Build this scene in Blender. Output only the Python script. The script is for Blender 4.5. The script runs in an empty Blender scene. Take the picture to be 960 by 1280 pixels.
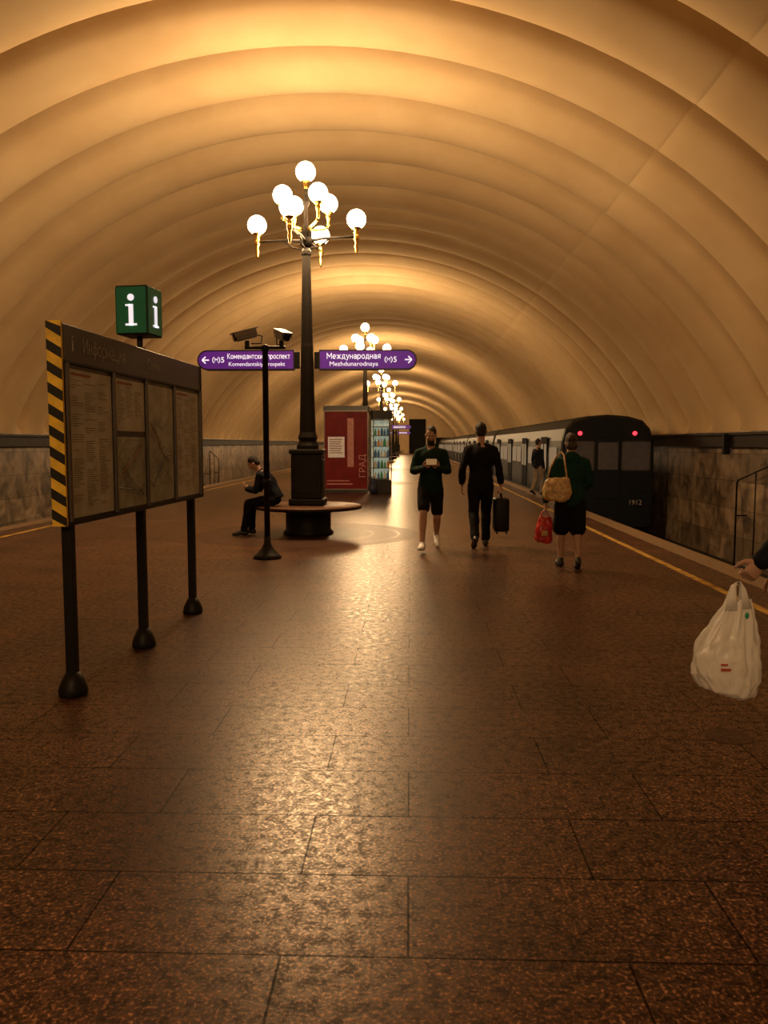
import bpy, bmesh, math, random
from mathutils import Vector, Matrix, noise
random.seed(7)
PI=math.pi
S=bpy.context.scene
C=S.collection
V=Vector
X_=V((1,0,0));Y_=V((0,1,0));Z_=V((0,0,1))
try: S.view_settings.view_transform='Standard'
except Exception: pass

# ---------------------------------------------------------------- materials
def M(name,col,rough=.5,metal=0,es=0,var=.15,scale=8,bump=0,em=None,alpha=1,trans=0,spec=None):
    m=bpy.data.materials.new(name);m.use_nodes=True
    nt=m.node_tree;b=nt.nodes['Principled BSDF']
    tc=nt.nodes.new('ShaderNodeTexCoord')
    nz=nt.nodes.new('ShaderNodeTexNoise');nz.inputs['Scale'].default_value=scale;nz.inputs['Detail'].default_value=4
    nt.links.new(tc.outputs['Object'],nz.inputs['Vector'])
    cr=nt.nodes.new('ShaderNodeValToRGB')
    cr.color_ramp.elements[0].position=.35;cr.color_ramp.elements[1].position=.65
    cr.color_ramp.elements[0].color=[max(0,c*(1-var)) for c in col]+[1]
    cr.color_ramp.elements[1].color=[min(1,c*(1+var)) for c in col]+[1]
    nt.links.new(nz.outputs['Fac'],cr.inputs['Fac'])
    nt.links.new(cr.outputs['Color'],b.inputs['Base Color'])
    b.inputs['Roughness'].default_value=rough;b.inputs['Metallic'].default_value=metal
    if spec is not None:b.inputs['Specular IOR Level'].default_value=spec
    if es:
        if em: b.inputs['Emission Color'].default_value=(*em,1)
        else: nt.links.new(cr.outputs['Color'],b.inputs['Emission Color'])
        b.inputs['Emission Strength'].default_value=es
    if bump:
        bp=nt.nodes.new('ShaderNodeBump');bp.inputs['Strength'].default_value=bump;bp.inputs['Distance'].default_value=.02
        nt.links.new(nz.outputs['Fac'],bp.inputs['Height']);nt.links.new(bp.outputs['Normal'],b.inputs['Normal'])
    if alpha<1: b.inputs['Alpha'].default_value=alpha
    if trans: b.inputs['Transmission Weight'].default_value=trans
    return m

def floor_mat():
    m=bpy.data.materials.new('polished_granite');m.use_nodes=True
    nt=m.node_tree;L=nt.links.new;N=nt.nodes.new;b=nt.nodes['Principled BSDF']
    tc=N('ShaderNodeTexCoord')
    def nz(s,d,r=.5):
        n=N('ShaderNodeTexNoise');n.inputs['Scale'].default_value=s;n.inputs['Detail'].default_value=d;n.inputs['Roughness'].default_value=r
        L(tc.outputs['Object'],n.inputs['Vector']);return n.outputs['Fac']
    def mr(src,a,b_,c,d):
        n=N('ShaderNodeMapRange');n.inputs['From Min'].default_value=a;n.inputs['From Max'].default_value=b_;n.inputs['To Min'].default_value=c;n.inputs['To Max'].default_value=d
        L(src,n.inputs['Value']);return n.outputs['Result']
    def mul(a,b_):
        x=N('ShaderNodeMix');x.data_type='RGBA';x.blend_type='MULTIPLY';x.inputs['Factor'].default_value=1
        L(a,x.inputs['A']);L(b_,x.inputs['B']);return x.outputs['Result']
    br=N('ShaderNodeTexBrick');br.inputs['Scale'].default_value=1;br.inputs['Mortar Size'].default_value=.0042
    br.inputs['Brick Width'].default_value=1.05;br.inputs['Row Height'].default_value=.46;br.inputs['Mortar Smooth'].default_value=.1
    br.offset=.37;br.inputs['Color1'].default_value=(.82,.82,.82,1);br.inputs['Color2'].default_value=(1.12,1.12,1.12,1);br.inputs['Mortar'].default_value=(.2,.2,.2,1)
    L(tc.outputs['Object'],br.inputs['Vector'])
    n1=nz(72,5,.6);n5=nz(20,5,.7);n2=nz(1.6,4)
    cr=N('ShaderNodeValToRGB');e=cr.color_ramp.elements
    e[0].position=.42;e[0].color=(.022,.009,.006,1);e[1].position=.65;e[1].color=(.32,.16,.085,1)
    k=cr.color_ramp.elements.new(.54);k.color=(.064,.026,.014,1)
    L(n1,cr.inputs['Fac'])
    c=mul(cr.outputs['Color'],br.outputs['Color'])
    c=mul(c,mr(n2,.3,.7,.6,1.4));c=mul(c,mr(n5,.38,.62,.5,1.55))
    L(c,b.inputs['Base Color'])
    ra=N('ShaderNodeMath');ra.operation='ADD'
    L(mr(n1,.42,.60,.25,.10),ra.inputs[0]);L(mr(n5,.38,.62,.24,.11),ra.inputs[1])
    L(ra.outputs[0],b.inputs['Roughness'])
    b.inputs['Specular Tint'].default_value=(1,.68,.42,1)
    sm=N('ShaderNodeMath');sm.operation='MULTIPLY';L(mr(n5,.40,.60,.16,.44),sm.inputs[0]);L(mr(br.outputs['Fac'],0,1,1,.25),sm.inputs[1])
    L(sm.outputs[0],b.inputs['Specular IOR Level'])
    ad=N('ShaderNodeMath');ad.operation='ADD';L(n1,ad.inputs[0]);L(mr(n5,0,1,0,1.2),ad.inputs[1])
    ad2=N('ShaderNodeMath');ad2.operation='ADD'
    sc=N('ShaderNodeMath');sc.operation='MULTIPLY';sc.inputs[1].default_value=-1.0;L(br.outputs['Fac'],sc.inputs[0]);L(sc.outputs[0],ad2.inputs[1]);L(ad.outputs[0],ad2.inputs[0])
    bp=N('ShaderNodeBump');bp.inputs['Strength'].default_value=.11;bp.inputs['Distance'].default_value=.005
    L(ad2.outputs[0],bp.inputs['Height']);L(bp.outputs['Normal'],b.inputs['Normal'])
    return m

def marble_mat():
    m=bpy.data.materials.new('marble_panels');m.use_nodes=True
    nt=m.node_tree;L=nt.links.new;N=nt.nodes.new;b=nt.nodes['Principled BSDF']
    tc=N('ShaderNodeTexCoord');sp=N('ShaderNodeSeparateXYZ');cb=N('ShaderNodeCombineXYZ')
    L(tc.outputs['Object'],sp.inputs[0]);L(sp.outputs['Y'],cb.inputs['X']);L(sp.outputs['Z'],cb.inputs['Y'])
    br=N('ShaderNodeTexBrick');br.inputs['Scale'].default_value=1;br.inputs['Brick Width'].default_value=1.1;br.inputs['Row Height'].default_value=.66
    br.inputs['Mortar Size'].default_value=.006;br.inputs['Color1'].default_value=(.62,.60,.56,1);br.inputs['Color2'].default_value=(1.2,1.14,1.05,1);br.inputs['Mortar'].default_value=(.15,.12,.1,1)
    br.offset=.0;L(cb.outputs[0],br.inputs['Vector'])
    n=N('ShaderNodeTexNoise');n.inputs['Scale'].default_value=1.6;n.inputs['Detail'].default_value=7;n.inputs['Distortion'].default_value=1.2;L(tc.outputs['Object'],n.inputs['Vector'])
    cr=N('ShaderNodeValToRGB');e=cr.color_ramp.elements;e[0].position=.35;e[0].color=(.10,.075,.055,1);e[1].position=.68;e[1].color=(.42,.33,.24,1)
    L(n.outputs['Fac'],cr.inputs['Fac'])
    mx=N('ShaderNodeMix');mx.data_type='RGBA';mx.blend_type='MULTIPLY';mx.inputs['Factor'].default_value=1
    L(cr.outputs['Color'],mx.inputs['A']);L(br.outputs['Color'],mx.inputs['B']);L(mx.outputs['Result'],b.inputs['Base Color'])
    b.inputs['Roughness'].default_value=.35
    return m

def vault_mat():
    m=bpy.data.materials.new('vault_plaster');m.use_nodes=True
    nt=m.node_tree;L=nt.links.new;N=nt.nodes.new;b=nt.nodes['Principled BSDF']
    tc=N('ShaderNodeTexCoord');n=N('ShaderNodeTexNoise');n.inputs['Scale'].default_value=.6;n.inputs['Detail'].default_value=8;n.inputs['Roughness'].default_value=.6
    L(tc.outputs['Object'],n.inputs['Vector'])
    cr=N('ShaderNodeValToRGB');e=cr.color_ramp.elements;e[0].position=.3;e[0].color=(.55,.395,.22,1);e[1].position=.62;e[1].color=(.63,.475,.28,1)
    L(n.outputs['Fac'],cr.inputs['Fac']);L(cr.outputs['Color'],b.inputs['Base Color']);b.inputs['Roughness'].default_value=.9
    b.inputs['Specular IOR Level'].default_value=.1
    return m

m_floor=floor_mat();m_marble=marble_mat();m_vault=vault_mat()
m_band=M('dark_bronze_band',(.02,.013,.009),.6,spec=.2)
m_yellow=M('yellow_paint',(.85,.55,.05),.5,var=.15,scale=14)
m_line=M('worn_yellow_line_paint',(.45,.27,.045),.6,var=.5,scale=6)
m_kerb=M('pale_granite_kerb',(.22,.15,.095),.5,var=.3,scale=30)
m_conc=M('dark_concrete',(.012,.010,.008),.8,var=.4)
m_iron=M('black_painted_iron',(.009,.0075,.0065),.5,spec=.25)
m_iron2=M('brown_black_metal',(.010,.007,.005),.55,spec=.2)
m_gold=M('gilded_brass',(.95,.55,.12),.25,1)
m_globe=M('glowing_opal_glass',(1,.9,.75),.3,es=14,em=(1,.74,.42),var=.02)
m_wood=M('bench_wood',(.09,.036,.015),.5,var=.3,scale=18,spec=.25)
m_purple=M('purple_lit_panel',(.12,.018,.34),.4,es=.32,var=.04)
m_white=M('white_lit_letters',(.9,.88,.95),.5,es=.8,var=.02)
m_signend=M('dark_purple_sign_housing',(.02,.008,.05),.35)
m_green=M('green_lit_panel',(.008,.10,.035),.3,es=.2,var=.05)
m_blk=M('black_vinyl',(.012,.012,.012),.4)
m_paper=M('faded_paper',(.50,.51,.48),.5,var=.15,scale=6)
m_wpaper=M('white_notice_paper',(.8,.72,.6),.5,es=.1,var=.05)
m_paper2=M('map_paper',(.34,.37,.33),.3,var=.3,scale=7)
m_ink=M('dark_ink',(.14,.12,.10),.6)
m_inkred=M('red_ink',(.3,.08,.05),.6)
m_inkblue=M('blue_ink',(.06,.10,.22),.6)
m_hdr=M('grey_header_panel',(.025,.023,.023),.35)
m_hdrt=M('header_letters',(.40,.38,.36),.5)
m_alu=M('dull_aluminium',(.14,.12,.10),.4,.7)
m_grey=M('camera_housing_grey',(.20,.175,.15),.45)
m_dgl=M('dark_lens_glass',(.01,.01,.015),.08)
m_red=M('red_poster',(.17,.008,.008),.5,es=.05,var=.2,scale=3,spec=.2)
m_redd=M('pale_red_print',(.50,.20,.14),.5,es=.06)
m_train=M('dark_blue_train_paint',(.011,.014,.02),.5,var=.1,spec=.15)
m_trroof=M('train_roof_grey',(.035,.028,.02),.8,spec=.08)
m_trwin=M('train_window',(.03,.024,.018),.85,es=.22,em=(1,.66,.36),spec=.03)
m_trwin2=M('train_cab_window',(.06,.05,.043),.08,es=.01,em=(1,.7,.5))
m_door=M('train_door_paint',(.010,.011,.015),.8,spec=.05)
m_tail=M('red_tail_light',(1,.03,.03),.3,es=3,em=(1,.03,.05))
m_rub=M('dark_rubber',(.02,.02,.02),.7)
m_rail=M('worn_rail_steel',(.08,.055,.04),.4,.9)
m_kframe=M('kiosk_frame',(.2,.17,.14),.4,.4)
m_kback=M('display_case_lit_back',(.55,.65,.5),.5,es=.35)
m_skin=M('skin',(.42,.25,.175),.6,var=.08,scale=20)
m_lip=M('lips',(.26,.12,.09),.6)
m_hair=M('dark_hair',(.018,.012,.01),.7,var=.5,scale=60,bump=.5)
m_hairg=M('dark_brown_hair',(.045,.028,.018),.7,var=.4,scale=60,bump=.5)
m_eye=M('eye_white',(.6,.56,.5),.3,var=.02)
m_iris=M('dark_iris',(.03,.02,.015),.2)
m_black=M('black_cloth',(.009,.008,.008),.8,scale=30,spec=.1)
m_dgreen=M('dark_green_cloth',(.008,.022,.015),.8,scale=30,spec=.1)
m_green2=M('bottle_green_cloth',(.010,.040,.026),.8,scale=30,spec=.1)
m_navy=M('navy_cloth',(.010,.011,.018),.8,scale=30,spec=.1)
m_beige=M('beige_cloth',(.24,.19,.14),.8)
m_shoew=M('white_shoe',(.85,.85,.88),.5,var=.05)
m_shoeb=M('black_shoe',(.015,.014,.014),.45)
m_tan=M('tan_leather',(.52,.34,.15),.5,var=.3,scale=22)
m_redbag=M('red_shiny_bag',(.45,.025,.025),.35,var=.3,scale=14)
m_case=M('black_suitcase_shell',(.010,.009,.011),.5,spec=.2)
m_phone=M('phone_back',(.7,.68,.66),.25)
m_bluebag=M('blue_bundle_cloth',(.02,.03,.07),.6,var=.3)
m_hole=M('tunnel_darkness',(.004,.003,.003),1)
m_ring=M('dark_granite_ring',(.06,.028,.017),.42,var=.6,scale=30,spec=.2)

# ---------------------------------------------------------------- mesh helpers
def link(name,me,mat=None,parent=None):
    o=bpy.data.objects.new(name,me);C.objects.link(o)
    if mat is not None:
        for x in (mat if isinstance(mat,(list,tuple)) else [mat]): me.materials.append(x)
    if parent: o.parent=parent
    return o
def obj(name,bm,mat,parent=None,smooth=False,loc=None,rz=None):
    bmesh.ops.recalc_face_normals(bm,faces=bm.faces[:])
    me=bpy.data.meshes.new(name);bm.to_mesh(me);bm.free()
    if smooth:
        for p in me.polygons:p.use_smooth=True
    o=link(name,me,mat,parent)
    if loc is not None:o.location=loc
    if rz is not None:o.rotation_euler=(0,0,rz)
    return o
def tag(o,label,cat,group=None):
    o['label']=label;o['category']=cat
    if group:o['group']=group
    return o
def struct(o):
    o['kind']='structure';return o
def thing(name,label,cat,loc=(0,0,0),rz=0,group=None):
    o=bpy.data.objects.new(name,None);o.empty_display_size=.2;C.objects.link(o)
    o.location=loc;o.rotation_euler=(0,0,rz)
    return tag(o,label,cat,group)
def copy_tree(o,parent=None,loc=None,label=None):
    c=o.copy();C.objects.link(c)
    if parent:c.parent=parent
    if loc is not None:c.location=loc
    if label:c['label']=label
    for ch in [k for k in C.objects if k.parent==o]: copy_tree(ch,c)
    return c
def NB():return bmesh.new()
def box(bm,x0,x1,y0,y1,z0,z1,bev=0,mat=None,seg=2):
    r=bmesh.ops.create_cube(bm,size=1)
    vs=r['verts'];c=V(((x0+x1)/2,(y0+y1)/2,(z0+z1)/2))
    for v in vs:
        v.co=V((v.co.x*(x1-x0),v.co.y*(y1-y0),v.co.z*(z1-z0)))+c
    if bev:
        es=list({e for v in vs for e in v.link_edges})
        r=bmesh.ops.bevel(bm,geom=es,offset=bev,segments=seg,affect='EDGES',profile=.5)
        vs=[v for v in r['verts']]
    if mat:
        for v in vs:v.co=mat@v.co
    return vs
def frame_for(t):
    t=t.normalized();ref=Z_ if abs(t.z)<.9 else X_
    a=ref.cross(t).normalized();return a,t.cross(a).normalized()
def loft(bm,rings,seg=16,caps=True):
    prev=None;rows=[]
    for c,a,b in rings:
        rows.append([bm.verts.new(c+a*math.cos(2*PI*i/seg)+b*math.sin(2*PI*i/seg)) for i in range(seg)])
    for p,q in zip(rows,rows[1:]):
        for i in range(seg): bm.faces.new((p[i],p[(i+1)%seg],q[(i+1)%seg],q[i]))
    if caps:
        bm.faces.new(rows[0][::-1]);bm.faces.new(rows[-1])
def blob(bm,c,r,mat=None,sub=2):
    if not hasattr(r,'__len__'):r=(r,r,r)
    res=bmesh.ops.create_icosphere(bm,subdivisions=sub,radius=1)
    for v in res['verts']:
        p=V((v.co.x*r[0],v.co.y*r[1],v.co.z*r[2]))+V(c)
        v.co=mat@p if mat else p
def tube(bm,pts,rad,seg=12,balls=False):
    pts=[V(p) for p in pts]
    if not hasattr(rad,'__len__'):rad=[rad]*len(pts)
    rings=[];pa=None
    for i,p in enumerate(pts):
        t=(pts[min(i+1,len(pts)-1)]-pts[max(i-1,0)])
        if t.length<1e-6:t=Z_
        t.normalize()
        if pa is None:a,b=frame_for(t)
        else:
            a=(pa-t*pa.dot(t)).normalized();b=t.cross(a)
        pa=a
        rings.append((p,a*rad[i],b*rad[i]))
    loft(bm,rings,seg)
    if balls:
        for p,r in zip(pts,rad):blob(bm,p,r*.995,sub=2)
def lathe(bm,prof,c=(0,0,0),seg=24):
    c=V(c);loft(bm,[(c+Z_*z,X_*max(r,.0005),Y_*max(r,.0005)) for r,z in prof],seg)
def cyl(bm,p0,p1,r,seg=16):tube(bm,[p0,p1],[r,r],seg)
def sphere(bm,c,r,u=18,v=10):
    res=bmesh.ops.create_uvsphere(bm,u_segments=u,v_segments=v,radius=r)
    for q in res['verts']:q.co+=V(c)
def text(s,size,mat,parent,loc,rot,align='CENTER',bold=0,name='lettering',ext=.0008,width=None):
    K=50.0
    cu=bpy.data.curves.new('t','FONT');cu.body=s;cu.size=size*K;cu.align_x=align;cu.align_y='CENTER';cu.extrude=ext*K;cu.offset=bold*K
    cu.resolution_u=6
    to=bpy.data.objects.new('t',cu);C.objects.link(to)
    dg=bpy.context.evaluated_depsgraph_get();dg.update()
    me=bpy.data.meshes.new_from_object(to.evaluated_get(dg))
    bpy.data.objects.remove(to)
    me.materials.clear()
    me.transform(Matrix.Scale(1/K,4))
    if width:
        xs=[v.co.x for v in me.vertices];k=width/(max(xs)-min(xs))
        for v in me.vertices:v.co.x*=k
    o=link(name,me,mat,parent);o.location=loc;o.rotation_euler=rot
    return o
# stroke-drawn Cyrillic letters
def arc(cx,cy,rx,ry,a0,a1,n=12):
    return [(cx+rx*math.cos(math.radians(a0+(a1-a0)*i/n)),cy+ry*math.sin(math.radians(a0+(a1-a0)*i/n))) for i in range(n+1)]
GL={
'К':(.62,[[(0,0),(0,1)],[(.55,1),(.04,.46)],[(.14,.56),(.6,0)]]),
'М':(.85,[[(0,0),(0,1),(.42,.3),(.84,1),(.84,0)]]),
'И':(.65,[[(0,1),(0,0),(.62,1),(.62,0)]]),
'С':(.72,[arc(.42,.5,.42,.5,48,312)]),
'о':(.54,[arc(.27,.35,.27,.35,0,360)]),
'м':(.64,[[(0,0),(0,.7),(.31,.18),(.62,.7),(.62,0)]]),
'е':(.54,[[(.02,.37),(.52,.37)],arc(.27,.35,.26,.35,4,310)]),
'н':(.46,[[(0,0),(0,.7)],[(.45,0),(.45,.7)],[(0,.36),(.45,.36)]]),
'д':(.60,[[(.09,.06),(.18,.7),(.48,.7),(.48,.06)],[(0,-.16),(0,.05),(.58,.05),(.58,-.16)]]),
'а':(.48,[arc(.23,.2,.22,.2,0,360),[(.46,0),(.46,.48)],arc(.25,.48,.21,.22,0,155)]),
'т':(.46,[[(0,.7),(.46,.7)],[(.23,.7),(.23,0)]]),
'с':(.48,[arc(.27,.35,.27,.35,52,308)]),
'к':(.44,[[(0,0),(0,.7)],[(.4,.7),(.03,.34)],[(.1,.42),(.43,0)]]),
'и':(.46,[[(0,.7),(0,0),(.45,.7),(.45,0)]]),
'й':(.46,[[(0,.7),(0,0),(.45,.7),(.45,0)],arc(.225,.95,.12,.1,180,360)]),
'п':(.46,[[(0,0),(0,.7),(.45,.7),(.45,0)]]),
'р':(.54,[[(0,-.26),(0,.7)],arc(.27,.35,.27,.35,0,360)]),
'у':(.48,[[(0,.7),(.26,.06)],[(.5,.7),(.16,-.22),(.02,-.22)]]),
'ж':(.72,[[(.36,0),(.36,.7)],[(0,.7),(.34,.36),(0,0)],[(.72,.7),(.38,.36),(.72,0)]]),
'я':(.48,[[(.45,0),(.45,.7),(.2,.7),(.05,.62),(.02,.5),(.06,.38),(.2,.31),(.45,.31)],[(.22,.31),(0,0)]]),
'ф':(.66,[[(.33,-.26),(.33,.98)],arc(.33,.35,.32,.31,0,360)]),
'ц':(.58,[[(0,.7),(0,.04),(.46,.04),(.46,.7)],[(.46,.04),(.58,.04),(.58,-.16)]]),
'х':(.46,[[(0,0),(.45,.7)],[(0,.7),(.45,0)]]),
' ':(.22,[])}
def cyr(s,cap,mat,parent,loc,rot,align='CENTER',th=.13,width=None,name='lettering'):
    bm=NB();x=0;zz=0
    for ch in s:
        w_,st=GL[ch]
        for pl in st:
            for a,b in zip(pl,pl[1:]):
                A=V((a[0]+x,a[1],0));B=V((b[0]+x,b[1],0));d=(B-A)
                if d.length<1e-6:continue
                d.normalize();n=V((-d.y,d.x,0))*th/2;e=d*th*.35;zz+=1;h=V((0,0,.0004*(zz%5)))
                bm.faces.new([bm.verts.new(p+h) for p in (A-e-n,B+e-n,B+e+n,A-e+n)])
        x+=w_+.24
    tot=x-.24;k=cap if not width else width/tot
    off=tot/2 if align=='CENTER' else 0
    for v in bm.verts:v.co=V(((v.co.x-off)*k,(v.co.y-.42)*cap,v.co.z))
    me=bpy.data.meshes.new(name);bm.to_mesh(me);bm.free()
    o=link(name,me,mat,parent);o.location=loc;o.rotation_euler=rot;return o
FR=(PI/2,0,0)      # faces -Y
RT=(PI/2,0,PI/2)   # faces +X
def remeshed(name,bm,vox,mat,parent,smooth=4,fold=0,post=None,s=1.0):
    me=bpy.data.meshes.new('tmp');bm.to_mesh(me);bm.free()
    t=bpy.data.objects.new('tmp',me);C.objects.link(t)
    r=t.modifiers.new('r','REMESH');r.mode='VOXEL';r.voxel_size=vox;r.use_smooth_shade=True
    q=t.modifiers.new('s','SMOOTH');q.iterations=smooth;q.factor=.5
    dg=bpy.context.evaluated_depsgraph_get();dg.update()
    nm=bpy.data.meshes.new_from_object(t.evaluated_get(dg))
    bpy.data.objects.remove(t);bpy.data.meshes.remove(me)
    nm.materials.clear();nm.name=name
    if fold:
        ns=[v.normal.copy() for v in nm.vertices]
        for v,n in zip(nm.vertices,ns):
            p=v.co
            f=noise.noise(V((p.x*9,p.y*9,p.z*5)))+.5*noise.noise(V((p.x*22,p.y*22,p.z*16)))
            v.co=p+n*f*fold
    o=link(name,nm,mat,parent)
    if post:post(nm)
    if s!=1: nm.transform(Matrix.Scale(s,4))
    for p in nm.polygons:p.use_smooth=True
    return o

# ---------------------------------------------------------------- camera
cam=bpy.data.cameras.new('camera');co=bpy.data.objects.new('camera',cam);C.objects.link(co)
cam.sensor_fit='VERTICAL';cam.sensor_height=36;cam.lens=28.125;cam.clip_end=400
co.location=(0,0,1.55);co.rotation_euler=(PI/2-math.atan(.085),0,math.atan(.032))
S.camera=co

# ---------------------------------------------------------------- setting
per=1.78
CX=-1.75;Y0=-7*per;Y1=74*per
EL,ER=-7.63,4.13;WL,WR=-11.3,7.8
bm=NB();box(bm,EL+.35,ER-.35,Y0,Y1,-.3,0);struct(obj('floor',bm,m_floor))
bm=NB();box(bm,EL,EL+.35,Y0,Y1,-.3,0);box(bm,EL+.15,EL+.35,Y0,Y1,-1.3,-.3);struct(obj('trim_1',bm,m_kerb))
bm=NB();box(bm,ER-.35,ER,Y0,Y1,-.3,0);box(bm,ER-.35,ER-.15,Y0,Y1,-1.3,-.3);struct(obj('trim_2',bm,m_kerb))
bm=NB();box(bm,3.265,3.355,Y0,Y1,.0005,.004);struct(obj('trim_3',bm,m_line))
bm=NB();box(bm,-6.855,-6.765,Y0,Y1,.0005,.004);struct(obj('trim_4',bm,m_line))
bm=NB();box(bm,WL-.3,WR+.3,Y0,Y1,-1.5,-1.3);struct(obj('floor_trackbed',bm,m_conc))
bm=NB();box(bm,WL-.3,WL,Y0,Y1,-1.3,1.85);struct(obj('wall_left',bm,m_marble))
bm=NB();box(bm,WR,WR+.3,Y0,Y1,-1.3,1.85);struct(obj('wall_right',bm,m_marble))
for x,sg,k in((WL,1,5),(WR,-1,6)):
    bm=NB();a,b=sorted((x,x+sg*.14));box(bm,a,b,Y0,Y1,1.48,1.76)
    a,b=sorted((x,x+sg*.2));box(bm,a,b,Y0,Y1,1.76,1.82);struct(obj('trim_%d'%k,bm,m_band))
# ribbed vault
H=8.0;half=(WR-WL)/2+.02;cxv=(WL+WR)/2;zs=1.8;R=(half*half+(H-zs)**2)/(2*(H-zs));zc=H-R;am=math.asin(half/R)
ths=[-am+2*am*i/60 for i in range(61)]
g0=math.radians(33.3)
ths+=[g0-.003,g0-.001,g0+.001,g0+.003]
ths.sort();NS=28
bm=NB();rows=[]
ny=(74+7)*NS
for j in range(ny+1):
    y=Y0+per*j/NS
    s=abs(math.sin(PI*j/NS));dj=(j%NS)/NS;dj=min(dj,1-dj)*per
    off=.40*(1-s)+.50*math.exp(-(dj/.16)**2)
    row=[]
    for t in ths:
        g=.006 if abs(t-g0)<.002 else 0
        rr=R+off*min(1,(am-abs(t))/.03)+g
        row.append(bm.verts.new((cxv+rr*math.sin(t),y,zc+rr*math.cos(t))))
    rows.append(row)
for p,q in zip(rows,rows[1:]):
    for i in range(len(ths)-1):bm.faces.new((p[i],q[i],q[i+1],p[i+1]))
o=obj('ceiling',bm,m_vault,smooth=True);struct(o)
# end walls
def endwall(y,name):
    bm=NB();vs=[bm.verts.new((cxv+(R+.95)*math.sin(t),y,zc+(R+.95)*math.cos(t))) for t in ths]
    vs+=[bm.verts.new((WR+.3,y,-1.4)),bm.verts.new((WL-.3,y,-1.4))]
    bm.faces.new(vs);struct(obj(name,bm,m_vault))
endwall(Y1,'wall_far');endwall(Y0,'wall_back')
k=0
for x0,x1,z0,z1 in((WL+.4,EL+.1,-1.3,2.6),(ER+.1,WR-.3,-1.3,2.6),(-.1,2.6,0,5.6)):
    k+=1;bm=NB();box(bm,x0,x1,Y1-.3,Y1-.05,z0,z1,.1);struct(obj('door_%d'%k,bm,m_hole))
# rails
for x,l in((5.0,'near rail of the right-hand track in the dark trench'),(6.52,'far rail of the right-hand track beside the marble wall'),(-8.5,'near rail of the left-hand track in the dark trench'),(-10.0,'far rail of the left-hand track beside the wall')):
    bm=NB();box(bm,x-.07,x+.07,Y0,Y1,-1.3,-1.28);box(bm,x-.01,x+.01,Y0,Y1,-1.28,-1.17);box(bm,x-.036,x+.036,Y0,Y1,-1.17,-1.13,.008)
    tag(obj('rail',bm,m_rail),l,'rail')
# brackets on band
for i,y in enumerate((19.5,28)):
    bm=NB();box(bm,WR-.30,WR-.14,y-.06,y+.06,1.3,1.8,.015);box(bm,WR-.24,WR-.14,y-.09,y+.09,1.34,1.42)
    tag(obj('wall_bracket',bm,m_iron),('black bracket on the dark band of the right wall above the handrail' if i==0 else 'small dark bracket on the right wall band beyond the train end'),'bracket')
# service stair handrail
def handrail(x,y,sg,label):
    bm=NB()
    tube(bm,[(x,y,-1.3),(x,y,.66),(x,y-.1*sg,.73),(x,y-1.9,1.16),(x,y-2.0,1.12),(x,y-2.0,-1.3)],.022,8)
    cyl(bm,(x,y-1,-1.3),(x,y-1,.94),.016,8)
    for yy in(y,y-2):cyl(bm,(x,yy,-.1),(WR if x>0 else WL,yy,-.1),.016,8)
    tag(obj('handrail',bm,m_iron,smooth=True),label,'handrail')
handrail(WR-.25,18.7,1,'black metal handrail sloping along the right marble wall over the tracks')
handrail(WL+.25,46,1,'thin dark handrail on the left marble wall over the tracks')

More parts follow.
